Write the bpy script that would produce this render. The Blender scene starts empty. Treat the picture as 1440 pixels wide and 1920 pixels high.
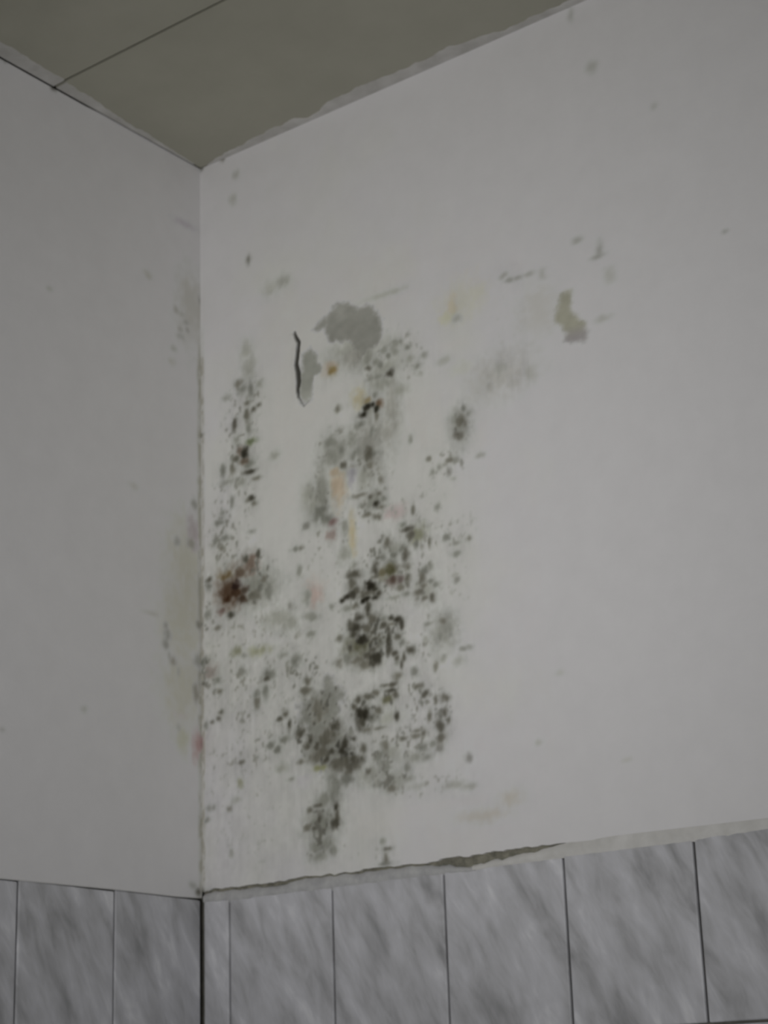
import bpy, bmesh, math, random
import numpy as np

# ------------------------------------------------------------------ camera, world, light, exposure
scene = bpy.context.scene
COL = scene.collection
H = 1.2916            # ceiling height above the top edge of the tiles (z = 0); the room corner is the z axis
cam_data = bpy.data.cameras.new('camera')
cam = bpy.data.objects.new('camera', cam_data)
COL.objects.link(cam)
cam.location = (1.98746, -2.20365, -0.36324)
cam.rotation_euler = (1.875920, 0.022455, 0.673020)
cam_data.sensor_fit = 'VERTICAL'
cam_data.sensor_height = 24.0
cam_data.lens = 43.686
cam_data.shift_x = 0.06054
cam_data.shift_y = 0.03991
cam_data.clip_start = 0.02
cam_data.dof.use_dof = True                # the phone focused a little short: everything is slightly soft
cam_data.dof.focus_distance = 1.6
cam_data.dof.aperture_fstop = 10.0
scene.camera = cam

world = bpy.data.worlds.new('overcast_sky')
scene.world = world
world.use_nodes = True
wb = world.node_tree.nodes['Background']
wb.inputs['Color'].default_value = (0.97, 0.985, 1.0, 1)
wb.inputs['Strength'].default_value = 0.30

ld = bpy.data.lights.new('added_soft_light', 'AREA')  # added unseen lamp, placed and narrowed to shape the brightness across the walls
ld.shape = 'RECTANGLE'
ld.size = 0.8
ld.size_y = 0.8
ld.spread = math.radians(48)
ld.energy = 2.1
ld.color = (1.0, 0.99, 0.975)
light = bpy.data.objects.new('added_soft_light', ld)
COL.objects.link(light)
light.location = (1.25, -2.8, -0.5)
from mathutils import Vector
light.rotation_euler = (Vector((0.46, 0.0, 0.59)) - Vector(light.location)).to_track_quat('-Z', 'Y').to_euler()

scene.view_settings.view_transform = 'Standard'
scene.view_settings.look = 'None'
scene.view_settings.gamma = 1.0
scene.view_settings.exposure = 0.0
scene.view_settings.use_curve_mapping = False

# ------------------------------------------------------------------ survey of the stains, millimetres on the wall
# right wall: u from the corner, z above the tiles, half width, half height, r g b beside paint of 152
RIGHT_STAINS = '''86 854 9.5 7.7 107 105 99;95 843 11.8 8.7 116 116 112;113 836 7.0 13.4 108 108 104;133 841 7.0 5.7 126 126 122;59 836 8.4 5.8 122 122 118;105 813 5.9 4.8 102 100 94
118 799 5.8 4.8 84 82 76;130 804 4.6 3.8 88 86 80;104 792 5.8 12.4 95 93 87;78 782 5.9 10.5 80 78 72;107 771 5.8 16.1 110 110 106;111 744 10.4 5.7 95 100 82
83 754 8.2 7.6 122 122 118;98 728 7.0 10.4 52 50 44;90 732 10.5 9.4 98 90 84;79 722 8.2 6.6 94 92 86;97 712 9.3 6.6 92 84 76;71 704 5.9 9.4 100 98 92
50 707 5.9 9.5 106 106 102;108 691 11.6 3.7 72 70 64;121 676 9.2 3.7 107 105 99;112 644 6.9 4.6 62 60 54;105 642 6.9 3.7 94 92 86;118 634 5.7 4.6 97 95 89
69 645 4.7 10.2 108 108 104;-2 783 7.3 3.9 104 102 96;161 707 9.1 6.5 128 128 124;39 618 9.4 4.7 110 110 106;49 633 5.9 5.6 114 114 110;89 677 10.5 6.5 118 118 114
82 683 5.8 4.7 110 110 106;58 684 14.1 5.6 120 120 116;105 706 11.6 7.5 112 112 108;110 876 11.8 21.3 136 136 132;104 912 10.6 15.6 138 138 134;110 1077 4.8 7.0 82 80 74
185 1014 13.9 9.8 128 128 124;157 1009 14.0 11.8 140 140 136;61 498 22.0 27.2 88 74 64;77 502 11.5 9.0 62 50 46;58 482 13.9 9.0 70 54 42;89 476 12.5 7.2 74 64 56
65 454 6.9 6.3 70 68 62;45 465 10.4 7.2 106 94 90;108 531 15.9 16.3 104 93 86;125 546 4.5 7.2 74 72 66;99 541 5.7 7.3 84 82 76;113 477 16.9 10.7 100 98 92
136 500 6.7 5.4 104 102 96;129 488 7.9 7.1 106 106 102;120 490 38.3 24.2 124 124 120;146 478 8.9 12.4 112 112 108;56 522 16.3 9.1 104 92 74;85 521 13.8 9.1 98 88 80
73 490 18.4 9.0 78 64 54;96 491 11.4 8.1 84 76 70;17 523 7.1 5.5 84 82 76;16 513 7.1 5.5 108 108 104;-3 450 7.1 5.5 86 84 78;14 464 7.0 7.3 112 112 108
36 438 9.3 4.5 107 105 99;214 536 6.5 4.4 90 88 82;202 537 8.8 3.6 108 108 104;111 587 6.9 3.7 114 114 110;46 573 5.9 4.6 105 103 97;53 588 9.4 5.5 110 110 106
32 589 5.9 7.4 112 112 108;209 500 5.4 7.9 120 120 116;238 458 15.0 22.6 149 136 133;189 444 5.5 7.9 117 116 113;235 418 9.6 5.2 120 120 116;287 374 7.3 5.9 100 98 92
200 353 12.9 8.6 112 112 108;230 391 9.6 5.2 122 122 118;175 368 9.8 5.2 118 118 114;78 390 10.2 7.1 118 118 106;121 383 24.5 7.0 128 128 114;95 380 7.9 5.3 120 120 116
228 421 12.8 5.2 124 124 120;190 415 15.2 12.2 128 128 124;163 429 24.2 14.0 134 134 130;223 453 8.6 10.4 124 124 120;139 334 7.7 4.3 84 82 76;145 341 11.0 7.8 108 108 104
119 300 5.5 8.6 102 100 94;118 313 6.7 6.1 108 108 104;138 315 5.5 11.2 110 110 106;90 355 9.0 7.0 112 112 108;42 331 6.9 4.4 104 102 96;37 350 8.1 6.2 110 110 106
20 365 16.2 12.5 128 122 120;2 386 9.4 7.2 106 106 102;-9 339 7.0 14.3 94 92 86;4 350 5.8 4.5 90 88 82;44 295 5.7 4.4 97 95 89;39 286 5.7 4.4 92 90 84
25 283 4.6 3.5 88 86 80;10 280 4.6 5.3 114 114 110;167 266 6.5 4.2 80 78 72;178 271 6.5 5.9 92 90 84;185 253 4.3 7.6 78 76 70;223 315 7.4 7.6 94 92 86
219 303 9.6 7.6 100 98 92;206 237 9.5 7.5 86 84 78;226 223 6.3 11.6 79 77 71;238 212 6.3 9.9 82 80 74;221 214 8.4 7.5 88 86 80;274 238 13.4 9.9 82 80 74
292 207 9.2 11.4 74 72 66;287 196 10.2 7.3 70 68 62;255 188 7.2 5.7 84 82 76;268 199 8.2 6.6 86 84 78;146 227 7.6 5.9 108 108 104;161 218 7.5 5.0 106 106 102
175 232 9.7 5.0 112 112 108;206 192 6.3 4.1 106 104 98;-8 247 8.1 21.0 116 97 95;245 269 20.9 25.1 106 104 98;259 225 25.9 16.5 98 96 90;243 198 22.9 12.4 102 100 94
284 180 20.4 13.0 100 98 92;299 170 10.1 6.5 94 92 86;273 115 5.1 8.8 65 63 57;269 90 10.2 7.2 76 74 68;275 104 5.1 11.2 88 86 80;237 121 8.3 3.2 94 92 86
239 101 4.1 9.7 88 86 80;229 87 6.2 4.0 94 92 86;222 115 5.2 4.9 98 96 90;216 91 9.4 6.5 104 102 96;242 75 6.2 6.4 106 104 98;270 141 12.3 24.3 112 112 108
251 128 14.4 9.7 122 122 118;245 92 24.6 19.3 126 126 122;251 63 14.3 11.2 122 122 118;229 58 10.3 9.6 126 126 122;264 50 8.1 7.9 122 122 118;239 44 18.4 6.4 128 128 124
365 41 8.7 3.1 84 82 76;362 30 4.8 9.3 106 104 98;360 20 13.6 3.1 108 108 104;357 53 5.8 3.9 124 124 120;86 209 5.6 3.4 100 98 92;59 138 5.6 4.2 105 103 97
20 144 7.9 4.3 118 118 114;12 125 6.8 4.3 118 118 114;83 177 6.7 7.6 122 122 108;185 168 6.4 3.3 120 120 116;62 68 4.4 6.7 126 126 122;75 150 8.9 5.1 136 136 132
169 188 10.7 6.7 132 132 128;359 804 6.3 4.5 94 92 86;399 784 7.2 7.2 64 62 56;400 814 5.2 4.5 112 112 108;412 833 9.3 8.1 118 118 114;383 803 6.3 6.3 112 112 108
374 810 9.4 7.3 124 124 120;389 797 22.8 12.6 132 132 128;383 771 22.9 12.6 130 130 126;359 833 19.0 16.4 132 132 128;327 847 42.9 14.7 132 132 128;320 833 8.6 9.2 132 132 128
335 836 36.3 22.0 127 126 123;359 826 14.8 20.1 122 122 118;370 839 27.3 10.9 132 132 128;417 750 14.3 8.0 134 134 130;424 832 4.1 5.4 118 118 114;437 819 5.1 4.5 110 110 106
378 786 8.3 4.5 120 120 116;362 786 8.4 5.4 122 122 118;391 828 7.3 6.3 120 120 116;411 818 6.2 6.3 122 122 118;295 751 6.5 6.4 100 98 92;288 820 8.7 7.4 118 104 76
285 826 17.4 13.0 142 132 122;340 760 12.7 18.1 147 141 125;376 740 7.3 8.0 100 86 74;370 755 6.3 5.4 118 118 114;356 751 8.4 5.4 128 118 98;345 729 7.4 5.4 50 48 42
350 737 5.2 4.5 58 56 50;357 741 6.3 4.5 48 46 40;365 741 6.3 4.5 50 48 42;372 733 5.2 6.3 54 52 46;372 720 4.2 7.1 106 104 98;358 731 6.3 7.2 132 132 128
333 712 10.5 7.2 120 120 116;402 725 12.3 53.2 131 130 127;390 688 14.4 22.0 133 132 129;288 678 25.7 23.4 124 124 120;353 676 28.1 35.5 125 124 121;353 662 10.4 13.3 94 92 86
302 656 7.4 7.1 88 86 80;341 714 9.5 5.4 106 106 102;361 698 7.3 8.0 108 108 104;356 641 9.3 6.2 106 104 98;326 669 9.5 10.7 112 112 108;363 660 14.5 7.1 108 108 104
279 699 12.9 10.8 118 118 114;300 680 10.7 7.2 112 112 108;322 693 8.5 17.9 120 120 116;259 618 15.1 39.3 124 124 120;256 585 15.1 16.0 108 108 104;244 608 19.5 26.8 134 134 130
320 635 9.5 17.7 130 128 134;346 627 14.6 19.3 132 132 128;266 571 10.7 10.6 110 110 106;233 620 13.1 21.5 138 138 134;288 623 17.0 33.8 146 134 121;293 605 10.6 15.9 150 138 125
286 647 10.7 10.7 136 125 112;317 538 7.3 26.1 144 135 115;376 613 5.1 7.8 100 98 92;334 597 13.5 3.5 106 104 98;356 588 6.2 5.2 90 88 82;365 576 7.2 5.2 54 52 46
371 591 6.2 4.3 94 92 86;376 568 9.2 3.5 94 92 86;365 555 8.2 6.0 92 90 84;365 560 4.1 3.5 140 140 136;348 562 8.3 3.5 100 98 92;340 579 8.3 4.4 118 118 114
360 581 16.5 12.2 120 120 116;381 580 6.1 5.2 112 112 108;435 550 4.0 6.8 94 92 86;480 544 4.9 5.0 118 118 114;468 624 4.9 4.3 104 102 96;505 613 7.8 4.2 99 97 91
503 595 4.8 6.8 113 112 109;473 602 3.9 5.1 120 120 116;487 606 5.9 5.1 118 118 114;435 663 4.0 7.0 118 118 114;559 606 8.5 4.2 128 128 124;495 608 5.8 3.4 124 124 120
517 611 5.8 5.9 118 118 114;399 554 22.2 10.3 143 133 134;511 582 5.8 3.4 130 130 126;225 571 6.5 7.1 113 112 109;277 564 9.6 6.2 112 98 97;276 544 10.6 8.8 126 116 114
302 550 6.3 10.5 122 122 118;300 507 10.5 13.9 128 128 124;317 486 7.3 6.9 120 120 116;424 521 10.9 4.2 78 76 70;429 510 7.9 8.4 88 86 80;441 509 15.8 12.6 118 118 106
385 506 7.1 11.1 95 93 87;397 495 18.1 8.5 126 126 122;439 494 4.9 6.7 106 106 102;463 494 2.9 8.4 94 92 86;494 493 5.8 5.0 108 108 104;534 483 4.7 4.9 105 103 97
511 480 6.7 3.3 118 118 114;510 464 7.6 4.1 118 118 114;510 423 5.7 4.9 115 114 111;418 479 6.9 11.8 80 78 72;421 462 6.9 8.4 98 96 90;397 484 8.0 5.9 108 108 104
377 486 7.1 6.8 112 112 108;412 491 10.0 6.8 112 112 108;391 475 14.0 8.4 116 116 112;414 530 6.0 4.3 112 112 108;360 470 8.1 10.2 85 83 77;389 462 14.0 12.6 86 84 68
392 447 11.0 9.2 84 73 68;407 446 8.9 5.9 98 90 88;420 443 5.9 10.8 90 88 82;361 459 10.2 4.2 96 94 88;407 432 7.9 5.0 106 104 98;374 461 12.1 8.5 104 100 86
401 464 8.0 7.6 102 100 94;319 471 13.5 6.9 80 78 72;313 457 7.3 11.1 90 88 82;348 445 12.2 7.6 44 42 36;358 439 7.1 4.2 64 62 56;366 431 6.1 4.2 74 72 66
295 433 6.3 3.4 52 50 44;304 436 7.3 4.3 52 50 44;315 439 8.3 6.8 70 68 62;322 444 8.2 7.7 86 84 78;335 424 5.1 4.2 46 44 38;344 427 7.1 4.2 48 46 40
356 425 9.1 3.4 58 56 50;345 411 5.1 10.9 76 74 68;320 419 6.2 5.1 100 98 92;273 427 5.3 4.3 114 114 110;344 436 16.3 8.5 92 90 84;345 450 6.1 5.1 42 40 34
307 419 12.4 5.1 122 122 118;447 439 6.8 8.3 96 94 88;452 449 7.8 6.6 106 106 102;439 418 7.8 5.0 99 97 91;450 426 6.8 4.1 106 104 98;461 430 4.8 4.1 106 106 102
450 406 5.8 4.1 100 98 92;463 404 4.8 8.2 90 88 82;472 423 5.8 4.9 114 114 110;416 420 6.9 4.2 116 116 112;394 419 12.0 3.3 126 126 122;454 417 19.4 16.5 134 134 130
463 454 5.8 6.6 122 122 118;324 398 10.3 7.6 74 72 66;321 385 12.3 10.1 70 68 62;353 392 9.1 8.4 95 93 87;371 390 6.0 5.0 112 112 108;388 387 6.0 4.2 68 66 60
398 383 8.9 4.1 60 58 52;406 375 4.9 8.3 66 64 58;373 379 8.0 5.0 84 82 76;387 378 11.9 3.3 102 100 94;340 379 10.2 6.7 98 96 90;309 391 7.2 7.6 84 82 76
330 364 14.3 9.2 58 56 50;324 355 24.5 18.4 95 94 82;308 356 6.2 6.7 84 82 76;315 375 8.2 7.6 80 78 72;381 371 4.0 9.9 76 74 68;381 354 5.0 11.6 74 72 66
380 338 6.0 8.2 78 76 70;390 331 6.9 4.1 80 78 72;395 324 3.9 4.1 88 86 80;398 357 7.9 4.1 96 94 88;406 346 5.9 4.9 116 116 112;356 331 10.0 9.1 60 58 52
350 324 10.1 6.6 76 74 68;351 345 8.1 6.6 86 84 78;363 354 12.0 14.9 112 112 108;340 338 10.1 6.6 92 90 84;421 332 7.8 6.5 79 77 71;408 324 2.9 7.3 84 82 76
403 312 2.9 7.3 78 76 70;395 316 4.9 4.1 118 118 114;286 337 10.4 8.4 100 98 92;299 340 12.4 10.1 116 116 112;340 324 20.2 8.3 106 104 98;320 334 16.3 6.7 106 104 98
341 366 8.1 5.0 102 100 94;352 372 6.1 3.3 90 88 82;364 366 4.0 4.2 94 92 86;356 361 5.0 3.3 88 86 80;365 356 4.0 4.1 92 90 84;349 356 4.0 3.3 86 84 78
359 348 5.0 3.3 94 92 86;372 360 4.0 3.3 98 96 90;356 377 5.0 3.3 100 98 92;481 364 7.6 5.7 100 98 92;482 351 19.0 24.2 124 124 120;456 366 7.7 3.3 116 116 112
515 317 7.5 3.2 116 116 112;526 318 6.5 4.0 124 124 120;478 308 5.7 6.4 124 124 120;493 342 7.6 7.2 116 116 112;474 344 7.6 8.1 116 116 112;505 300 8.4 7.2 134 134 130
450 342 5.8 6.5 132 132 128;328 250 13.1 10.6 56 54 48;320 270 8.1 7.4 85 83 77;338 273 12.1 4.9 94 92 86;353 277 8.0 4.1 100 98 92;381 276 8.9 3.3 70 68 62
385 284 8.9 3.3 86 84 78;374 285 8.9 2.4 94 92 86;377 263 9.9 6.5 92 91 76;390 268 5.9 4.9 96 94 88;325 236 8.1 10.6 78 76 70;312 262 6.1 5.8 86 84 78
336 223 10.0 4.9 100 98 92;392 235 4.9 6.4 68 66 60;359 249 7.9 6.5 100 98 92;357 222 10.9 2.4 105 103 97;310 213 5.1 3.3 80 78 72;323 180 9.0 7.3 80 78 72
328 195 6.0 7.3 94 92 86;309 183 7.1 6.5 90 88 82;368 194 6.9 6.4 106 104 98;403 200 8.7 3.2 95 93 87;347 241 12.0 6.5 112 112 108;381 235 19.7 8.1 142 142 138
431 208 9.6 2.4 100 98 92;439 203 5.7 5.5 90 88 82;425 200 8.6 3.2 106 104 98;435 182 9.5 6.3 110 110 106;450 228 3.8 9.5 94 92 86;462 249 3.8 5.6 96 94 88
444 261 6.7 4.8 85 83 77;432 274 8.7 4.0 95 93 87;477 249 7.5 5.5 90 88 82;478 227 5.6 8.7 90 88 82;483 216 3.7 6.3 98 96 90;469 208 6.6 11.8 84 82 76
470 190 7.5 11.0 100 98 92;427 297 5.8 7.3 108 108 104;465 298 3.8 6.4 106 104 98;395 297 7.9 5.7 106 104 98;516 156 6.4 6.2 113 112 109;466 175 7.5 6.3 113 112 109
454 184 7.6 4.7 120 120 116;418 170 19.2 7.9 128 128 124;376 180 15.7 11.2 126 126 122;354 179 9.9 8.0 120 120 116;364 169 13.8 6.4 118 118 114;442 166 7.6 4.7 116 116 112
407 155 8.7 6.3 122 122 118;335 160 6.0 5.6 94 92 86;379 129 8.8 5.5 106 104 98;300 166 10.1 7.3 96 94 88;293 155 12.1 9.7 108 108 104;368 161 11.8 4.8 118 118 114
407 138 8.7 4.7 126 126 122;420 126 13.4 4.7 130 130 126;343 156 21.8 14.4 128 128 124;382 139 19.4 11.1 130 130 126;353 139 9.8 6.4 122 122 118;486 119 18.5 5.4 132 132 128
514 114 11.0 4.6 130 130 126;312 172 12.1 8.1 98 96 90;536 689 4.8 7.7 106 106 102;530 669 9.6 13.7 100 98 92;524 649 8.7 7.7 96 94 88;545 678 5.7 6.8 124 124 120
527 662 14.5 23.9 126 126 122;521 680 5.8 6.9 122 122 118;619 884 6.6 4.4 130 130 126;629 873 7.5 3.5 126 126 122;644 872 6.6 3.5 130 130 126;665 872 8.3 3.5 130 130 126
687 863 4.6 8.6 134 134 130;787 872 4.4 12.6 122 122 118;783 861 10.5 4.2 124 124 120;750 899 7.2 5.1 128 128 124;800 827 8.7 11.7 138 138 134;784 762 12.1 4.9 136 136 132
524 860 7.9 21.3 158 147 134;530 839 7.8 6.2 132 132 128;546 868 39.1 28.3 156 154 144;566 872 19.4 15.9 155 154 143;515 846 13.8 12.4 158 154 138;454 780 8.1 5.3 116 116 112
466 796 7.0 5.3 120 120 116;503 777 11.8 5.3 138 138 134;458 768 7.0 4.4 126 126 122;441 798 6.1 5.4 132 132 128;609 726 48.7 30.6 143 142 139;606 735 13.1 11.9 136 136 132
657 712 11.0 13.4 138 138 134;628 703 14.8 10.1 139 138 135;586 711 7.6 10.2 137 136 133;677 810 27.5 34.1 147 146 143;540 754 23.2 12.1 150 150 146;797 1174 7.2 9.8 130 130 126
792 1171 5.4 5.4 134 134 130;985 835 3.2 3.2 120 120 116;85 1249 7.4 6.2 130 130 126;77 1205 8.6 9.3 134 134 130;634 160 5.2 3.8 140 140 136;675 253 5.2 4.6 142 142 138
767 1275 3.7 9.2 124 124 120;892 1068 4.3 4.3 128 128 124;770 116 6.5 3.6 145 144 141;2 1292 6.4 6.4 64 62 56;53 1290 6.3 4.2 94 92 86;9 10 9.0 5.0 98 96 90
24 12 5.6 4.1 80 78 72;-1 14 6.8 5.0 68 66 60;585 89 17.6 10.5 146 143 137;534 69 36.0 7.5 146 143 138;394 923 31.5 3.7 140 140 136;416 922 10.4 3.7 138 138 134
244 178 12.4 4.9 120 120 98;211 162 23.1 11.5 150 148 156'''
SPECKS = '''75 657 53 65 0.55 118;63 585 47 55 0.60 116;51 606 47 37 0.40 120;112 827 35 38 0.40 118;93 718 42 56 0.45 112;84 409 91 53 0.35 126
183 365 76 52 0.40 124;49 344 63 53 0.55 118;116 298 89 60 0.40 120;81 192 89 76 0.30 124;102 96 98 66 0.15 128;274 548 64 44 0.35 118
251 482 53 52 0.25 128;361 616 41 52 0.40 118;359 564 51 26 0.45 112;440 545 59 51 0.40 118;487 500 58 50 0.30 122;377 490 51 42 0.50 108
415 448 59 42 0.40 112;344 437 46 34 0.40 96;454 432 34 41 0.45 112;362 366 60 46 0.60 88;450 342 58 49 0.35 120;330 339 51 33 0.50 96
245 261 63 83 0.55 92;284 189 51 41 0.60 86;347 253 55 41 0.50 94;416 242 68 56 0.40 112;384 190 78 32 0.50 112;353 155 79 32 0.50 108
473 217 24 47 0.50 104;440 127 85 19 0.35 124;240 97 41 44 0.60 104;249 55 41 28 0.45 114;339 37 49 16 0.20 124;411 818 57 45 0.55 116
368 803 42 27 0.40 118;353 671 47 44 0.40 112;279 690 43 36 0.40 116;255 614 32 54 0.40 114;502 607 39 25 0.50 116;530 669 21 34 0.50 104
615 724 56 38 0.30 134;451 788 30 36 0.35 124;15 485 26 64 0.50 108;8 377 23 54 0.50 108;88 786 47 86 0.35 114;498 333 38 48 0.30 120
118 420 134 53 0.30 130;148 242 54 34 0.35 118;512 428 28 98 0.20 126;291 396 52 51 0.30 114;630 807 56 52 0.15 140;108 503 57 54 0.50 100
225 323 53 42 0.45 108'''
LEFT_STAINS = '''-21 1010 30.0 55.5 139 138 134;-32 1047 19.1 20.3 141 140 136;-62 995 6.7 6.0 130 129 125;-46 992 9.4 5.0 134 134 130;-36 980 8.1 5.0 125 125 121;-32 967 6.8 5.0 123 122 118
-50 962 8.0 5.0 130 129 125;-51 951 8.0 5.0 125 125 121;-67 921 9.3 4.9 134 134 130;-72 896 7.9 6.8 141 140 136;-131 1036 9.1 6.9 140 139 135;-1 1036 6.9 10.2 123 122 118
-57 581 6.4 8.3 125 125 121;-25 586 10.5 10.2 118 116 110;-17 604 13.2 31.8 132 126 127;-16 656 6.6 8.5 118 118 114;-122 445 17.2 2.6 139 138 134;-85 432 5.0 5.3 123 122 118
-80 416 7.5 8.0 118 118 114;-85 399 6.2 7.1 118 118 114;-77 385 5.0 7.1 127 127 123;-67 377 7.5 6.2 117 115 108;-55 360 5.0 7.9 134 134 130;-48 433 30.6 26.9 145 145 141
-36 553 38.9 55.3 144 143 135;-42 452 41.0 72.1 145 144 136;-42 336 43.1 52.8 145 144 136;-5 448 6.5 6.4 105 103 96;-264 265 6.7 4.9 136 136 132;-356 929 5.7 3.7 136 136 132
-426 209 5.1 3.1 123 122 118;-53 269 5.0 6.1 136 136 132;-48 291 25.1 7.0 148 145 150;-9 245 10.2 20.9 130 108 106;-42 253 12.6 20.8 143 143 132;-468 1295 10.0 5.7 72 69 63
-357 1288 5.9 3.9 72 69 63;-20 21 8.7 5.8 125 125 121;-9 12 7.5 5.0 76 74 67;-162 650 9.8 5.5 143 142 139;-42 1166 21.9 6.2 139 135 139;-7 387 10.4 10.8 125 125 121
-13 332 7.7 16.0 114 112 105'''
PEEL_TOP = [(268, 916), (283, 926), (301, 938), (319, 933), (337, 920), (364, 912), (382, 891), (389, 878), (389, 846), (378, 842), (366, 835), (356, 829), (345, 825), (338, 832), (321, 862), (302, 867), (281, 874), (276, 894), (273, 902), (254, 901), (250, 906)]
PEEL_FLAKE = [(224, 868), (243, 874), (253, 861), (255, 851), (265, 836), (263, 827), (249, 821), (246, 808), (241, 788), (226, 777), (217, 791), (218, 820), (222, 848)]
PEEL_RIGHT = [(719, 823), (738, 823), (735, 806), (730, 796), (741, 778), (755, 762), (759, 749), (751, 736), (717, 746), (721, 760), (701, 784), (708, 800)]
GREY_ZONE = [(212, 323), (231, 321), (239, 305), (261, 318), (284, 298), (292, 283), (298, 244), (311, 226), (313, 201), (312, 168), (293, 159), (242, 174), (211, 195), (201, 217), (200, 238), (186, 261), (212, 296)]
CRACK = [(209.0, 912.0, 2.8), (212.1, 902.4, 3.6), (217.6, 891.3, 4.4), (216.1, 877.4, 4.4), (214.7, 866.3, 4.4), (212.1, 852.8, 4.8), (215.2, 838.7, 5.4), (215.9, 820.5, 5), (213.3, 807.1, 3.4), (214.1, 795.6, 2.4), (219.5, 785.7, 1.6), (224.9, 776.8, 1.6), (236.2, 784.0, 1)]
PLASTER_EDGE = [(1, 14, 5.0), (24, 16, 5.8), (68, 15, 6.6), (112, 15, 7.3), (154, 15, 9.7), (196, 18, 6.4), (228, 17, 3.2), (258, 15, 3.2), (298, 15, 3.9), (338, 16, 7.0), (396, 15, 4.6), (434, 13, 4.6), (481, 16, 12.8), (527, 16, 12.7), (571, 17, 10.3), (615, 17, 6.6), (667, 16, 3.6), (742, 14, 2.1), (966, 11, 1.3)]


# ------------------------------------------------------------------ helpers
rng = np.random.default_rng(7)
random.seed(7)
_TAB = rng.random((8, 256, 256))

def vnoise(x, y, k=0):
    xi = np.floor(x).astype(int); yi = np.floor(y).astype(int)
    fx = x - xi; fy = y - yi
    fx = fx * fx * (3 - 2 * fx); fy = fy * fy * (3 - 2 * fy)
    T = _TAB[k]
    a = T[xi & 255, yi & 255]; b = T[(xi + 1) & 255, yi & 255]
    c = T[xi & 255, (yi + 1) & 255]; d = T[(xi + 1) & 255, (yi + 1) & 255]
    return (a * (1 - fx) + b * fx) * (1 - fy) + (c * (1 - fx) + d * fx) * fy

def fbm(x, y, k=0, octaves=3):
    s = 0; w = 1.0; t = 0
    for o in range(octaves):
        s = s + w * vnoise(x * 2 ** o + 17.3 * o, y * 2 ** o + 9.1 * o, (k + o) % 8)
        t += w; w *= 0.55
    return s / t

def smooth(a, b, x):
    t = np.clip((x - a) / (b - a), 0, 1)
    return t * t * (3 - 2 * t)

def rows(text):
    return [[float(v) for v in r.split()] for r in text.replace('\n', ';').split(';') if r.strip()]

def poly_sd(P, X, Z):
    """signed distance to a polygon, negative inside"""
    P = np.array(P, float)
    d = np.full(X.shape, 1e9); ins = np.zeros(X.shape, bool)
    for i in range(len(P)):
        a = P[i]; b = P[(i + 1) % len(P)]
        ab = b - a
        t = np.clip(((X - a[0]) * ab[0] + (Z - a[1]) * ab[1]) / (ab @ ab), 0, 1)
        d = np.minimum(d, np.hypot(X - a[0] - t * ab[0], Z - a[1] - t * ab[1]))
        c = (a[1] > Z) != (b[1] > Z)
        with np.errstate(divide='ignore', invalid='ignore'):
            xx = a[0] + (Z - a[1]) * ab[0] / (ab[1] if ab[1] else 1e-9)
        ins ^= c & (X < xx)
    return np.where(ins, -d, d)

def link(name, me, mat=None, parent=None):
    o = bpy.data.objects.new(name, me)
    COL.objects.link(o)
    if mat is not None:
        me.materials.append(mat)
    if parent is not None:
        o.parent = parent
    return o

def grid_mesh(name, V, F, C=None):
    """mesh from vertex array (n,3), quads (m,4) and optional stain colours (n,3)"""
    used = np.zeros(len(V), bool); used[F.ravel()] = True
    idx = np.cumsum(used) - 1
    V = V[used]; F = idx[F]
    me = bpy.data.meshes.new(name)
    me.vertices.add(len(V)); me.vertices.foreach_set('co', V.astype(np.float32).ravel())
    me.loops.add(F.size); me.loops.foreach_set('vertex_index', F.astype(np.int32).ravel())
    me.polygons.add(len(F))
    me.polygons.foreach_set('loop_start', np.arange(0, F.size, 4, dtype=np.int32))
    me.polygons.foreach_set('use_smooth', np.ones(len(F), bool))
    me.update(calc_edges=True)
    if C is not None:
        at = me.color_attributes.new('stain', 'FLOAT_COLOR', 'POINT')
        c4 = np.ones((len(V), 4), np.float32); c4[:, :3] = C[used]
        at.data.foreach_set('color', c4.ravel())
    me.validate()
    return me

def bm_mesh(name, bm, smooth_shade=False):
    me = bpy.data.meshes.new(name)
    bmesh.ops.recalc_face_normals(bm, faces=bm.faces)
    bm.to_mesh(me); bm.free()
    for p in me.polygons:
        p.use_smooth = smooth_shade
    return me

def box(bm, lo, hi, bevel=0.0):
    ret = bmesh.ops.create_cube(bm, size=1)
    for v in ret['verts']:
        v.co = [lo[i] + (v.co[i] + 0.5) * (hi[i] - lo[i]) for i in range(3)]
    if bevel:
        es = list({e for v in ret['verts'] for e in v.link_edges})
        bmesh.ops.bevel(bm, geom=es, offset=bevel, segments=2, affect='EDGES', profile=0.5)

def lin(v):
    v = np.asarray(v, float) / 255
    return np.where(v <= 0.04045, v / 12.92, ((v + 0.055) / 1.055) ** 2.4)

BASE = 152.0
PAINT = 0.84          # reflectance of the clean wall paint
def albedo(rgb):
    """reflectance of something that looks rgb beside paint that looks BASE"""
    return PAINT * lin(rgb) / lin(BASE)

def mat(name, rough=0.8, spec=0.3):
    m = bpy.data.materials.new(name)
    m.use_nodes = True
    nt = m.node_tree
    b = nt.nodes['Principled BSDF']
    b.inputs['Roughness'].default_value = rough
    b.inputs['Specular IOR Level'].default_value = spec
    return m, nt, b

def N(nt, kind, **kw):
    n = nt.nodes.new(kind)
    for k, v in kw.items():
        if k in n.inputs:
            n.inputs[k].default_value = v
        else:
            setattr(n, k, v)
    return n

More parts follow.
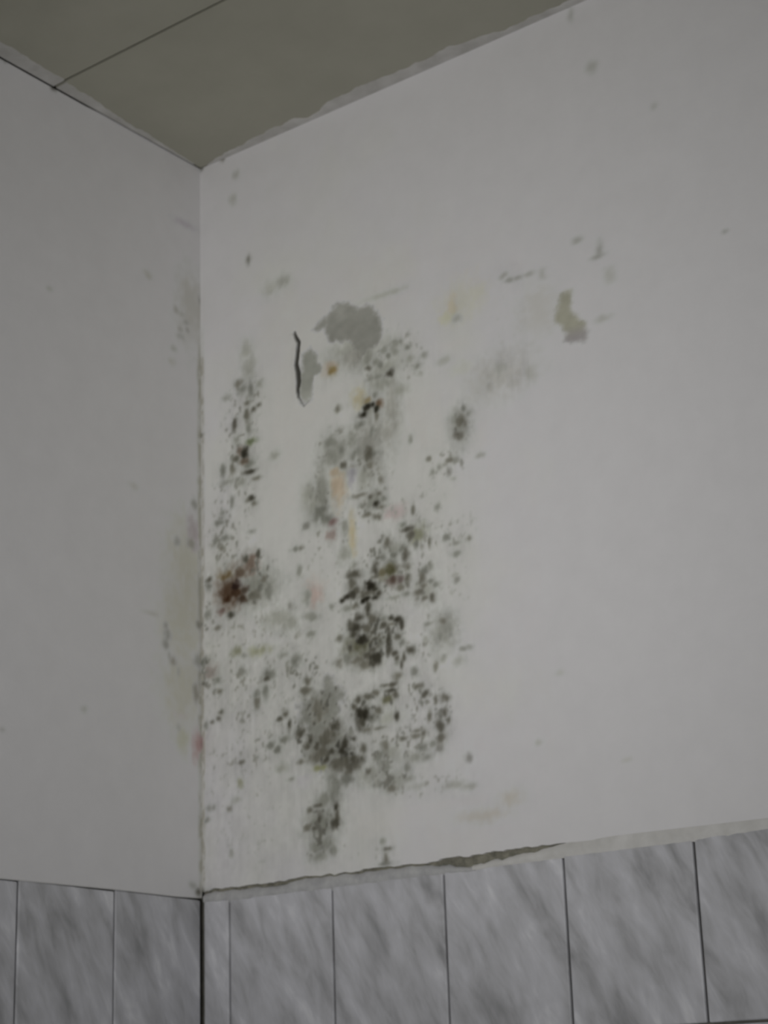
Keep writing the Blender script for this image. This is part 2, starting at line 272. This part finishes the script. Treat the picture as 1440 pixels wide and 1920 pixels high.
def noise_mat(name, c1, c2, scale, rough=0.85, bump=0.0, bump_scale=200.0, spec=0.25):
    m, nt, b = mat(name, rough, spec)
    tc = N(nt, 'ShaderNodeTexCoord')
    n = N(nt, 'ShaderNodeTexNoise', Scale=scale, Detail=5.0, Roughness=0.6)
    nt.links.new(tc.outputs['Object'], n.inputs['Vector'])
    r = N(nt, 'ShaderNodeValToRGB')
    r.color_ramp.elements[0].position = 0.3; r.color_ramp.elements[1].position = 0.7
    r.color_ramp.elements[0].color = (*c1, 1); r.color_ramp.elements[1].color = (*c2, 1)
    nt.links.new(n.outputs['Fac'], r.inputs['Fac'])
    nt.links.new(r.outputs['Color'], b.inputs['Base Color'])
    if bump:
        n2 = N(nt, 'ShaderNodeTexNoise', Scale=bump_scale, Detail=4.0)
        nt.links.new(tc.outputs['Object'], n2.inputs['Vector'])
        bp = N(nt, 'ShaderNodeBump', Strength=bump, Distance=0.001)
        nt.links.new(n2.outputs['Fac'], bp.inputs['Height'])
        nt.links.new(bp.outputs['Normal'], b.inputs['Normal'])
    return m

def stained_mat(name, rough=0.85, bump=0.25):
    m, nt, b = mat(name, rough, 0.25)
    at = N(nt, 'ShaderNodeAttribute', attribute_name='stain')
    tc = N(nt, 'ShaderNodeTexCoord')
    n = N(nt, 'ShaderNodeTexNoise', Scale=22.0, Detail=6.0, Roughness=0.6)
    nt.links.new(tc.outputs['Object'], n.inputs['Vector'])
    mr = N(nt, 'ShaderNodeMapRange')
    mr.inputs['From Min'].default_value = 0.25; mr.inputs['From Max'].default_value = 0.75
    mr.inputs['To Min'].default_value = 0.975; mr.inputs['To Max'].default_value = 1.025
    nt.links.new(n.outputs['Fac'], mr.inputs['Value'])
    mul = N(nt, 'ShaderNodeVectorMath', operation='SCALE')
    nt.links.new(at.outputs['Color'], mul.inputs[0])
    nt.links.new(mr.outputs['Result'], mul.inputs['Scale'])
    nt.links.new(mul.outputs['Vector'], b.inputs['Base Color'])
    n2 = N(nt, 'ShaderNodeTexNoise', Scale=160.0, Detail=4.0)
    nt.links.new(tc.outputs['Object'], n2.inputs['Vector'])
    bp = N(nt, 'ShaderNodeBump', Strength=bump, Distance=0.001)
    nt.links.new(n2.outputs['Fac'], bp.inputs['Height'])
    nt.links.new(bp.outputs['Normal'], b.inputs['Normal'])
    return m

def marble_mat(name):
    m, nt, b = mat(name, 0.42, 0.3)
    tc = N(nt, 'ShaderNodeTexCoord')
    oi = N(nt, 'ShaderNodeObjectInfo')
    off = N(nt, 'ShaderNodeVectorMath', operation='SCALE'); off.inputs[0].default_value = (7.0, 3.0, 11.0)
    nt.links.new(oi.outputs['Random'], off.inputs['Scale'])
    add = N(nt, 'ShaderNodeVectorMath', operation='ADD')
    mp = N(nt, 'ShaderNodeMapping')
    mp.inputs['Scale'].default_value = (36, 36, 11.5)
    rt = N(nt, 'ShaderNodeMapping')
    rt.inputs['Rotation'].default_value = (0, math.radians(27), 0)
    nt.links.new(tc.outputs['Object'], rt.inputs['Vector'])
    nt.links.new(rt.outputs['Vector'], mp.inputs['Vector'])
    nt.links.new(mp.outputs['Vector'], add.inputs[0])
    sc = N(nt, 'ShaderNodeVectorMath', operation='SCALE'); sc.inputs['Scale'].default_value = 5.0
    nt.links.new(off.outputs['Vector'], sc.inputs[0])
    nt.links.new(sc.outputs['Vector'], add.inputs[1])
    n1 = N(nt, 'ShaderNodeTexNoise', Scale=1.0, Detail=4.0, Roughness=0.55, Distortion=0.35)
    nt.links.new(add.outputs['Vector'], n1.inputs['Vector'])
    n2 = N(nt, 'ShaderNodeTexNoise', Scale=0.4, Detail=4.0, Roughness=0.55, Distortion=0.8)
    nt.links.new(add.outputs['Vector'], n2.inputs['Vector'])
    mx = N(nt, 'ShaderNodeMix'); mx.data_type = 'FLOAT'; mx.inputs[0].default_value = 0.45
    nt.links.new(n1.outputs['Fac'], mx.inputs[2]); nt.links.new(n2.outputs['Fac'], mx.inputs[3])
    r = N(nt, 'ShaderNodeValToRGB')
    e = r.color_ramp.elements
    e[0].position = 0.33; e[0].color = (*albedo((101, 101, 102)), 1)
    e[1].position = 0.68; e[1].color = (*albedo((156, 156, 158)), 1)
    x = e.new(0.47); x.color = (*albedo((127, 127, 129)), 1)
    x = e.new(0.58); x.color = (*albedo((139, 139, 142)), 1)
    nt.links.new(mx.outputs[0], r.inputs['Fac'])
    nt.links.new(r.outputs['Color'], b.inputs['Base Color'])
    return m

M_WALL = stained_mat('wall_paint')
M_MOULD = stained_mat('mould_crust', 0.95, 0.6)
M_RENDER = stained_mat('bare_cement_render', 0.95, 0.5)
M_TILE = marble_mat('grey_marble_glaze')
M_GROUT = noise_mat('dark_grout', albedo((74, 73, 68)), albedo((92, 90, 84)), 60)
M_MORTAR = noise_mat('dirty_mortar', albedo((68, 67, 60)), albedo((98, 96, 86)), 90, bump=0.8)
M_CAULK = noise_mat('white_caulk', albedo((114, 114, 115)), albedo((133, 133, 132)), 45, bump=0.4)
M_FILLER = noise_mat('white_filler', albedo((134, 133, 130)), albedo((147, 146, 144)), 30, bump=0.3)
M_PANEL = noise_mat('olive_grey_board', albedo((107, 106, 97)), albedo((112, 111, 102)), 9, 0.75)
M_OVERLAP = noise_mat('overlapped_wall_paint', albedo((118, 117, 114)), albedo((134, 133, 131)), 25)
M_SEAM = noise_mat('ceiling_seam_shadow_board', albedo((70, 69, 60)), albedo((84, 82, 72)), 30)
M_FLOOR = noise_mat('floor_screed', (0.30, 0.29, 0.28), (0.36, 0.35, 0.34), 6)

# ------------------------------------------------------------------ painted wall of the right side
def axis(*segs):
    a = []
    for lo, hi, st in segs:
        a.append(np.arange(lo, hi - st * 0.3, st))
    a.append([segs[-1][1]])
    return np.concatenate(a)

def stain_field(U, Z, ua, za, stains, specks=()):
    """stain colour (display values beside BASE) for a grid in millimetres"""
    C = np.empty(U.shape + (3,)); C[:] = (152.6, 151.0, 151.4)
    n6 = fbm(U / 7, Z / 8, 0) - 0.5
    n3 = fbm(U / 4, Z / 4.6, 6, 2) - 0.5
    n14 = fbm(U / 16, Z / 18, 3) - 0.5
    for u, z, ru, rz, r, g, b in stains:
        big = min(1.0, max(0.0, (max(ru, rz) - 9) / 14))
        k = 2.1
        i0, i1 = np.searchsorted(ua, [u - k * ru - 3, u + k * ru + 3]); j0, j1 = np.searchsorted(za, [z - k * rz - 3, z + k * rz + 3])
        if i1 <= i0 or j1 <= j0: continue
        s = (slice(i0, i1), slice(j0, j1))
        d = np.hypot((U[s] - u) / ru, (Z[s] - z) / rz)
        d = np.maximum(d + n6[s] * (1.5 - 0.3 * big) + n3[s] * 0.5 + n14[s] * 0.9 * big, 0)
        m = np.exp(-0.9 * d ** (2.4 - 0.5 * big)) * (1 + 0.35 * n3[s])
        m = np.clip(1.12 * m, 0, 1) * smooth(2.1, 1.5, d)
        tgt = np.array((r, g, b))
        C[s] = np.minimum(C[s], BASE + (tgt - BASE) * m[..., None])
    if len(specks):
        n = 0.75 * fbm(U / 6.5, Z / 8.0, 5, 2) + 0.25 * vnoise(U / 3.2, Z / 3.6, 2)
        o = np.argsort(n, axis=None); rk = np.empty(n.size); rk[o] = np.linspace(0, 1, n.size); rk = rk.reshape(n.shape)
        lump = fbm(U / 30, Z / 38, 1)
        for u, z, ru, rz, dens, v in specks:
            i0, i1 = np.searchsorted(ua, [u - 1.5 * ru, u + 1.5 * ru]); j0, j1 = np.searchsorted(za, [z - 1.5 * rz, z + 1.5 * rz])
            if i1 <= i0 or j1 <= j0: continue
            s = (slice(i0, i1), slice(j0, j1))
            d = np.hypot((U[s] - u) / ru, (Z[s] - z) / rz)
            w = (1 - smooth(0.4, 1.4, d)) * np.clip(0.3 + 1.5 * (lump[s] - 0.25), 0.15, 1.2)
            th = 1 - 0.62 * dens * w
            m = smooth(th - 0.06, th + 0.2, rk[s]) * np.clip(w * 1.6, 0, 1)
            tgt = np.array((v, v - 1, v - 5))
            C[s] = np.minimum(C[s], BASE + (tgt - BASE) * m[..., None])
    for _ in range(2):                       # spores bleed into the paint
        C[1:-1, 1:-1] = (C[1:-1, 1:-1] * 4 + C[2:, 1:-1] + C[:-2, 1:-1] + C[1:-1, 2:] + C[1:-1, :-2]) / 8
    return C

def blur(X, n):
    """box blur of an even grid, n cells"""
    for ax in (0, 1):
        for _ in range(2):
            P = np.concatenate([np.repeat(X.take([0], ax), n + 1, ax), X, np.repeat(X.take([-1], ax), n, ax)], ax)
            c = np.cumsum(P, ax)
            L = X.shape[ax]
            X = (c.take(range(2 * n + 1, 2 * n + 1 + L), ax) - c.take(range(0, L), ax)) / (2 * n + 1)
    return X

ua = axis((0, 660, 1.6), (660, 1200, 4), (1200, 2600, 100))
za = axis((16, 1010, 1.7), (1010, 1289, 4))
U, Z = np.meshgrid(ua, za, indexing='ij')
pe = np.array(PLASTER_EDGE)
edge = np.interp(ua, pe[:, 0], pe[:, 1]) + (fbm(ua / 14, ua * 0 + 3, 2) - 0.5) * 5 * (1 - smooth(560, 760, ua))
thick = np.interp(ua, pe[:, 0], pe[:, 2]) * (1 - 0.35 * (1 - smooth(420, 480, ua))) * (0.75 + 0.5 * fbm(ua / 11, ua * 0 + 8, 4))
Z = Z + (edge[:, None] - 16) * np.clip(1 - (Z - 16) / 50, 0, 1)

C = stain_field(U, Z, ua, za, rows(RIGHT_STAINS), rows(SPECKS))
# warm ageing of the damp paint over the mouldy part
warm = (1 - smooth(0.5, 1.35, np.hypot((U - 270) / 300, (Z - 520) / 560) + (fbm(U / 60, Z / 80, 6) - 0.5) * 0.8))
C = C * (1 + warm[..., None] * np.array((0.0, 0.006, -0.022)))
# a grey veil around the colonies, mottling and fine vertical runs there and low by the corner
nf, nk = int(np.searchsorted(ua, 655)), int(np.searchsorted(za, 1005))
veil = blur(np.clip(BASE - C[:nf, :nk].mean(-1), 0, 60), 9)
mott = (fbm(U / 9, Z / 13, 5) - 0.5) * 16 + (fbm(U / 5, Z / 60, 1, 2) - 0.5) * 8 + (fbm(U / 40, Z / 50, 4) - 0.5) * 16
zone = np.zeros(U.shape); zone[:nf, :nk] = veil
low_shade = (1 - smooth(0.4, 1.3, np.hypot((U - 110) / 260, (Z - 170) / 330) + (fbm(U / 50, Z / 60, 2) - 0.5) * 0.7)) * 5  # dimmer light low by the corner, put into the wall colour
C = C - (0.5 * zone + low_shade)[..., None] + (mott * np.clip(zone / 12 + low_shade / 12, 0.0, 1.0))[..., None] * 1.1
# thin dirt down the inner corner
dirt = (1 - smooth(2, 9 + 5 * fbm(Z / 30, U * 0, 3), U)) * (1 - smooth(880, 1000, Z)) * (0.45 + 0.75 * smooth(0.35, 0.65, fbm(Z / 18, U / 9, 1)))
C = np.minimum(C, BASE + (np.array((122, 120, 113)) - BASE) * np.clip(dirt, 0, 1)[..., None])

rag = (fbm(U / 9, Z / 9, 4) - 0.5) * 13
peel_sd = {}
for nm, P in (('top', PEEL_TOP), ('flake', PEEL_FLAKE), ('right', PEEL_RIGHT)):
    peel_sd[nm] = poly_sd(P, U, Z) + rag
tone = fbm(U / 18, Z / 14, 2)[..., None] - 0.5
vert = smooth(0.45, 0.7, fbm(U / 7, Z / 45, 6))[..., None]
low = smooth(845, 800, Z)[..., None]
pc = {'top': np.array((111, 111, 105)) + tone * 14 + (rag * 0.6)[..., None] + 8 * smooth(880, 930, Z)[..., None] + 14 * low * vert,
      'flake': np.array((114, 115, 108)) + tone * 12 + 10 * smooth(815, 790, Z)[..., None],
      'right': np.array((123, 122, 110)) + tone * 16 - smooth(770, 745, Z)[..., None] * np.array((4, 6, -5))}
for nm, sd in peel_sd.items():
    k = (1 - smooth(-7.0, 6.0, sd))[..., None]
    C = np.minimum(C, BASE + (pc[nm] - BASE) * k)
gz = poly_sd(GREY_ZONE, U, Z) + (fbm(U / 22, Z / 22, 5) - 0.5) * 50 + rag
k = (1 - smooth(-22, 12, gz))[..., None]
C = np.minimum(C, BASE + (np.array((105, 105.5, 99)) + tone * 24 + (rag * 1.6)[..., None] - BASE) * k)

# relief: uneven plaster, blistered paint, the open crack
D = (fbm(U / 170, Z / 170, 0) - 0.5) * 4.0 + (fbm(U / 45, Z / 60, 3) - 0.5) * 1.4 * (0.25 + warm)
D += (fbm(U / 9, Z / 11, 2) - 0.5) * 0.5 * warm
Z = Z + np.where(Z > 1250, (Z - 1250) / 39 * 2.4, 0)        # plaster run up to the boards
D *= np.clip(U / 30, 0, 1) * np.clip((1289 - Z) / 40, 0, 1)
ck = np.array(CRACK)
dist = np.full(U.shape, 1e9); rad = np.ones(U.shape)
for a, b in zip(ck[:-1], ck[1:]):
    ab = b[:2] - a[:2]
    t = np.clip(((U - a[0]) * ab[0] + (Z - a[1]) * ab[1]) / (ab @ ab), 0, 1)
    d = np.hypot(U - a[0] - t * ab[0], Z - a[1] - t * ab[1]); r = a[2] + t * (b[2] - a[2])
    rad = np.where(d < dist, r, rad); dist = np.minimum(dist, d)
cm = 1 - smooth(0.5, 1.05, dist / rad)
C = np.minimum(C, BASE + (np.array((52, 51, 47)) - BASE) * cm[..., None] * np.clip(rad / 3.4, 0.5, 1)[..., None])  # the crack's shade painted in as dark colour, on top of its groove
D -= 3.5 * cm
lip = (1 - smooth(4, 16, dist)) * (U < 214) * (Z > 780) * (Z < 910)
D += 1.6 * lip

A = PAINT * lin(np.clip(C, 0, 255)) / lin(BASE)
nu, nz = U.shape
VID = np.arange(nu * nz).reshape(nu, nz)
V = np.stack([U, -D, Z], -1).reshape(-1, 3) / 1000
FA = np.stack([VID[:-1, :-1], VID[1:, :-1], VID[1:, 1:], VID[:-1, 1:]], -1)
def face_mean(X):
    return (X[:-1, :-1] + X[1:, :-1] + X[1:, 1:] + X[:-1, 1:]) / 4

hole = np.zeros((nu - 1, nz - 1), bool)
for sd in peel_sd.values():
    hole |= face_mean(sd) < 0
# the broken rim of the paint around each hole, 0.6 mm deep, and the lower edge of the plaster
DEPTH = 0.0006
V2 = V.copy(); V2[:, 1] += DEPTH
off = len(V)                              # the rim has its own front vertices, so its shading stays crisp
rim = []
for i, j in np.argwhere(hole[1:, :] != hole[:-1, :]):
    a, b = VID[i + 1, j], VID[i + 1, j + 1]; rim.append((a + 2 * off, b + 2 * off, b + off, a + off))
for i, j in np.argwhere(hole[:, 1:] != hole[:, :-1]):
    a, b = VID[i, j + 1], VID[i + 1, j + 1]; rim.append((a + 2 * off, b + 2 * off, b + off, a + off))
V3 = V[VID[:, 0]].copy(); V3[:, 1] = 0.008
off3 = 3 * len(V)
for i in range(nu - 1):
    rim.append((2 * off + VID[i, 0], 2 * off + VID[i + 1, 0], off3 + i + 1, off3 + i))
F = np.concatenate([FA[~hole], np.array(rim)])
AF = A.reshape(-1, 3)
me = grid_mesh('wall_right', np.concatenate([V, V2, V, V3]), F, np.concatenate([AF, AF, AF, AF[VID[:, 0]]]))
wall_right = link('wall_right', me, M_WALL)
wall_right['kind'] = 'structure'
wall_right['label'] = 'white painted wall with peeling mouldy plaster above grey tiles'

def dilate(m, n=1):
    for _ in range(n):
        e = m.copy()
        e[1:] |= m[:-1]; e[:-1] |= m[1:]; e[:, 1:] |= m[:, :-1]; e[:, :-1] |= m[:, 1:]
        m = e
    return m

for nm, lab in (('top', 'grey bare render where a rounded piece of paint has come off'),
                ('flake', 'narrow grey bare render beside the dark crack'),
                ('right', 'small greenish grey bare render patch away from the mould')):
    f = dilate(face_mean(peel_sd[nm]) < 0)
    vb = V.copy(); vb[:, 1] += 0.0005 + 0.0002 * fbm(V[:, 0] * 200, V[:, 2] * 200, 1)
    o = link('bare_render', grid_mesh('bare_render', vb, FA[f], AF), M_RENDER, wall_right)
    o['label'] = lab

# ------------------------------------------------------------------ mould: crusts grown on the paint
dark = 1 - A.mean(-1) / PAINT
sm = dark.copy()
for _ in range(3):
    sm[1:-1, 1:-1] = (sm[1:-1, 1:-1] * 2 + sm[2:, 1:-1] + sm[:-2, 1:-1] + sm[1:-1, 2:] + sm[1:-1, :-2]) / 6
allhole = dilate(hole, 2)
taken = np.zeros_like(hole)
Uc, Zc = face_mean(U), face_mean(Z)
def mould(poly, label, thr=0.16, group=None):
    global taken
    f = (poly_sd(poly, Uc, Zc) < 0) & (face_mean(sm) > thr) & ~allhole & ~taken
    # drop stray single cells, keep the closed crust
    nb = np.zeros(f.shape, int)
    nb[1:] += f[:-1]; nb[:-1] += f[1:]; nb[:, 1:] += f[:, :-1]; nb[:, :-1] += f[:, 1:]
    f &= nb >= 2
    taken |= f
    ins = np.zeros(U.shape)                      # thin out towards the rim
    cnt = np.zeros(U.shape)
    for a in (slice(0, -1), slice(1, None)):
        for b in (slice(0, -1), slice(1, None)):
            ins[a, b] += f; cnt[a, b] += 1
    inner = ins / np.maximum(cnt, 1)
    vb = V.copy()
    h = (0.0002 + 0.0009 * np.clip(dark, 0, 1) * inner ** 2)
    vb[:, 1] -= h.ravel()
    o = link('mould_patch', grid_mesh('mould_patch', vb, FA[f], AF), M_MOULD)
    o['label'] = label; o['category'] = 'mould'
    if group: o['group'] = group
    return o
MOULDS = [([(10, 954), (149, 913), (152, 760), (144, 613), (8, 606)], 'streak of grey brown mould specks beside the corner, level with the dark crack'), ([(8, 606), (97, 578), (148, 557), (170, 517), (169, 455), (107, 431), (8, 423)], 'red brown mould cluster close to the corner, left of the black speckled cluster'), ([(304, 812), (475, 854), (485, 761), (439, 738), (395, 678), (381, 703), (301, 724)], 'small dark mould specks scattered under the bare render patch, around a dark arc'), ([(220, 746), (381, 703), (400, 677), (397, 603), (317, 560), (295, 525), (215, 543)], 'grey mould smudge with a tan stain, below the dark arc marks'), ([(324, 620), (397, 603), (399, 537), (328, 553)], 'tiny black starburst of mould right of the tan stain'), ([(267, 479), (295, 517), (358, 542), (459, 532), (485, 459), (486, 392), (442, 385), (438, 299), (409, 304), (349, 310), (273, 327)], 'large black speckled mould cluster in the middle of the wall'), ([(300, 298), (349, 306), (448, 305), (503, 260), (499, 174), (401, 124), (311, 136), (308, 226), (296, 253)], 'dark green black mould cluster right of the big grey mould patch'), ([(177, 335), (299, 327), (300, 298), (298, 244), (310, 226), (311, 151), (242, 160), (185, 186), (137, 218), (154, 275)], 'big smooth grey mould patch low on the wall'), ([(200, 166), (311, 151), (307, 17), (197, 29)], 'dark mould tail above the tile edge, below the big grey patch'), ([(508, 715), (561, 700), (557, 628), (504, 641)], 'small isolated grey black mould blotch right of the main mould'), ([(340, 65), (389, 59), (386, 9), (338, 16)], 'short dark T shaped mould mark just above the tile edge'), ([(448, 383), (511, 371), (507, 299), (445, 310)], 'faint olive grey mould blotch right of the black speckled cluster'), ([(8, 423), (107, 431), (207, 447), (265, 401), (263, 333), (177, 335), (154, 275), (137, 226), (7, 245)], 'thin grey mould mottling between the corner and the big grey patch')]
for poly, lab in MOULDS:
    mould(poly, lab)


# ------------------------------------------------------------------ tiles, mortar joint and caulk of the right wall
def tile_mesh(name, w, h, d=0.008):
    bm = bmesh.new()
    box(bm, (-w / 2, 0, -h / 2), (w / 2, d, h / 2), 0.0022)
    return bm_mesh(name, bm, False)

def backing(name, lo, hi, m, parent):
    bm = bmesh.new(); box(bm, lo, hi)
    return link(name, bm_mesh(name, bm), m, parent)

backing('masonry', (-0.12, 0.0085, -1.5), (2.6, 0.12, H + 0.1), M_GROUT, wall_right)['label'] = 'grey grout and masonry behind the tiles'
J = [0.0035, 0.0558, 0.2594, 0.4624, 0.6612, 0.8590, 1.057, 1.256, 1.455, 1.654, 1.853, 2.052, 2.251, 2.45]
GAP = 0.0032
tops = [(0, 1), (57, -3), (259, -3), (463, -3), (525, -3), (661, -1), (862, 1), (965, 3), (2600, 3)]
topx = np.array([t[0] for t in tops]) / 1000; topz = np.array([t[1] for t in tops]) / 1000
ROW1, ROW2 = -0.2345, -0.5645
meshes = {}
for k in range(len(J) - 1):
    for r, (z0, z1) in enumerate(((ROW1 + GAP / 2, None), (ROW2 + GAP / 2, ROW1 - GAP / 2))):
        x0, x1 = J[k] + (GAP / 2 if k else 0), J[k + 1] - GAP / 2
        if z1 is None: z1 = float(np.interp((x0 + x1) / 2, topx, topz)) - 0.001
        key = (round(x1 - x0, 4), round(z1 - z0, 4))
        if key not in meshes: meshes[key] = tile_mesh('tile', x1 - x0, z1 - z0); meshes[key].materials.append(M_TILE)
        o = link('tile', meshes[key], None, wall_right)
        o.location = ((x0 + x1) / 2, 0.0006 * random.uniform(-1, 1), (z0 + z1) / 2)
        if k == 0 and r == 0: o['label'] = 'narrow cut tile in the corner'

us = np.concatenate([np.arange(3, 1200, 6.0), [1300, 1700, 2600]])
ed = np.interp(us, ua, edge); th = np.interp(us, ua, thick)
tp = np.interp(us / 1000, topx, topz) * 1000
def ribbon(name, zt, zb, y_edge, y_mid, m, sel):
    x = us[sel]; n = len(x); V = []
    zt, zb, y_edge, y_mid = [np.broadcast_to(a, us.shape)[sel] for a in (zt, zb, y_edge, y_mid)]
    for f_, y in ((0.0, y_edge), (0.25, y_mid), (0.75, y_mid), (1.0, y_edge)):
        V.append(np.stack([x, y, zt + (zb - zt) * f_], -1))
    V = np.concatenate(V) / 1000
    q = np.arange(n - 1)
    F = np.concatenate([np.stack([q + n * r, q + n * r + n, q + n * r + n + 1, q + n * r + 1], -1) for r in range(3)])
    return link(name, grid_mesh(name, V, F), m, wall_right)
wob = (fbm(us / 12, us * 0 + 1, 5) - 0.5)
fade = smooth(600, 730, us)               # towards the right the filler has been drawn up to the plaster
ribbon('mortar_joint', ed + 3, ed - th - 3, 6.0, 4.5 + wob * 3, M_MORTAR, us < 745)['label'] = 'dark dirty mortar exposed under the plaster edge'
ribbon('caulk', ed - th + wob * 2, tp - 5.0 + wob * 6, 4.0 - 3 * fade, -1.2 + wob * 0.8, M_CAULK, us < 520)['label'] = 'grey filler smeared along the tops of the tiles'
ribbon('filler', ed - th * (1 - fade) + 3 * fade, tp - 4.0 + wob * 5, 3.0 - 3.2 * fade, -1.3 + wob * 0.6, M_FILLER, us > 508)['label'] = 'white filler smoothed between plaster and tiles'

# ------------------------------------------------------------------ left wall (local x runs towards the corner, local y into the wall)
ul = axis((-2600, -1200, 100), (-1200, -480, 8), (-480, 0, 2.5))
zl = axis((2, 1289, 3))
UL, ZL = np.meshgrid(ul, zl, indexing='ij')
eL = np.interp(ul, [-2600, -422, -320, -201, -60, -11, 0], [-4, -4, -2, 0, 1, 3, 4])
ZL = ZL + (eL[:, None] - 2) * np.clip(1 - (ZL - 2) / 50, 0, 1)
ZL = ZL + np.where(ZL > 1250, (ZL - 1250) / 39 * 2.4, 0) * smooth(-290, -240, UL)
CL = stain_field(UL, ZL, ul, zl, rows(LEFT_STAINS))
dl = (1 - smooth(2, 9 + 6 * fbm(ZL / 30, UL * 0, 3), -UL)) * (1 - smooth(880, 1000, ZL)) * (0.35 + 0.75 * smooth(0.35, 0.65, fbm(ZL / 18, UL / 9, 6)))
CL = np.minimum(CL, BASE + (np.array((126, 125, 117)) - BASE) * np.clip(dl, 0, 1)[..., None])
DL = (fbm(UL / 170, ZL / 170, 4) - 0.5) * 4.0 * np.clip(-UL / 30, 0, 1) * np.clip((1289 - ZL) / 40, 0, 1)
AL = PAINT * lin(np.clip(CL, 0, 255)) / lin(BASE)
n1, n2 = UL.shape
VL = np.stack([UL, -DL, ZL], -1).reshape(-1, 3) / 1000
idl = np.arange(n1 * n2).reshape(n1, n2)
FL = np.stack([idl[:-1, :-1], idl[1:, :-1], idl[1:, 1:], idl[:-1, 1:]], -1).reshape(-1, 4)
VB = VL[idl[:, 0]].copy(); VB[:, 1] = 0.008
RB = np.array([(idl[i, 0], idl[i + 1, 0], len(VL) + i + 1, len(VL) + i) for i in range(n1 - 1)])
AFL = AL.reshape(-1, 3)
wall_left = link('wall_left', grid_mesh('wall_left', np.concatenate([VL, VB]), np.concatenate([FL, RB]),
                 np.concatenate([AFL, AFL[idl[:, 0]]])), M_WALL)
wall_left.rotation_euler = (0, 0, math.pi / 2)
wall_left['kind'] = 'structure'
wall_left['label'] = 'plain white painted wall above grey tiles, nearly free of mould'
backing('masonry', (-2.6, 0.0085, -1.5), (-0.002, 0.12, H + 0.1), M_GROUT, wall_left)['label'] = 'grey grout and masonry behind the tiles'
JL = [-0.0045, -0.1944, -0.3875] + [-0.3875 - 0.2 * k for k in range(1, 11)]
for k in range(len(JL) - 1):
    for r in range(2):
        x1, x0 = JL[k] - (GAP / 2 if k else 0), JL[k + 1] + GAP / 2
        z0, z1 = (ROW1 + GAP / 2, float(np.interp((x0 + x1) * 500, ul, eL)) / 1000 - 0.0004) if r == 0 else (ROW2 + GAP / 2, ROW1 - GAP / 2)
        key = (round(x1 - x0, 4), round(z1 - z0, 4))
        if key not in meshes: meshes[key] = tile_mesh('tile', x1 - x0, z1 - z0); meshes[key].materials.append(M_TILE)
        o = link('tile', meshes[key], None, wall_left)
        o.location = ((x0 + x1) / 2, 0.0006 * random.uniform(-1, 1), (z0 + z1) / 2)

# ------------------------------------------------------------------ ceiling: olive grey boards, wall paint overlapped on their edges
bm = bmesh.new(); box(bm, (-0.12, -2.6, H + 0.012), (2.6, 0.12, H + 0.08))
ceiling = link('ceiling', bm_mesh('ceiling', bm), M_SEAM)
ceiling['kind'] = 'structure'; ceiling['label'] = 'olive grey boarded ceiling with one dark seam'
PW = 0.3540
y1 = -0.0005
for k in range(7):
    y0 = -(k + 1) * PW - 0.006 * k
    bm = bmesh.new(); box(bm, (0.002, y0, H), (2.6, y1, H + 0.011), 0.0008)
    link('ceiling_panel', bm_mesh('ceiling_panel', bm), M_PANEL, ceiling)
    y1 = y0 - 0.006

def overlap(label, pts, along_x, lo_cut=()):
    """a ragged band of wall paint on the boards: pts = distance from the corner, width (mm)"""
    p = np.array(pts, float)
    s = np.arange(p[0, 0], p[-1, 0], 3.0)
    w = np.interp(s, p[:, 0], p[:, 1]) + (fbm(s / 16, s * 0 + 2, 1 if along_x else 6) - 0.5) * 9 * np.clip(np.interp(s, p[:, 0], p[:, 1]) / 10, 0, 1)
    w = np.maximum(w, 1.0)
    fr = np.array([0.0, 0.5, 0.9, 1.0]); dz = np.array([0.9, 0.9, 0.7, 0.05])
    n = len(s)
    V = []
    for f_, d in zip(fr, dz):
        a, b = s, (0.2 if along_x else 2.2) + w * f_
        V.append(np.stack([a, -b, np.full(n, H * 1000 - d)], -1) if along_x else np.stack([b, -a, np.full(n, H * 1000 - d)], -1))
    V = np.concatenate(V) / 1000
    q = np.arange(n - 1)
    F = np.concatenate([np.stack([q + n * r, q + n * r + 1, q + n * r + n + 1, q + n * r + n], -1) for r in range(3)])
    o = link('paint_overlap', grid_mesh('paint_overlap', V, F), M_OVERLAP, ceiling)
    o['label'] = label
overlap('ragged band of wall paint on the boards above the left wall, nearer the corner',
        [(20, 2), (54, 5), (112, 8), (194, 12), (251, 17), (278, 19), (315, 20), (350, 25), (355, 25)], False)
overlap('ragged band of wall paint on the boards above the left wall, beyond the seam',
        [(359, 25), (382, 27), (442, 28), (503, 33), (800, 30), (2500, 26)], False)
overlap('ragged band of wall paint on the boards above the right wall',
        [(20, 3), (68, 11), (108, 15), (175, 21), (235, 22), (258, 11), (285, 14), (312, 29), (366, 29), (432, 28), (514, 25), (560, 30), (610, 24), (643, 16), (670, 13), (714, 16), (1000, 18), (2500, 18)], True)

# ------------------------------------------------------------------ the rest of the floor of the room, below the picture
bm = bmesh.new(); box(bm, (-0.12, -4.2, -1.58), (4.2, 0.12, -1.5))
floor = link('floor', bm_mesh('floor', bm), M_FLOOR)
floor['kind'] = 'structure'; floor['label'] = 'plain grey screed floor below the tiled walls'
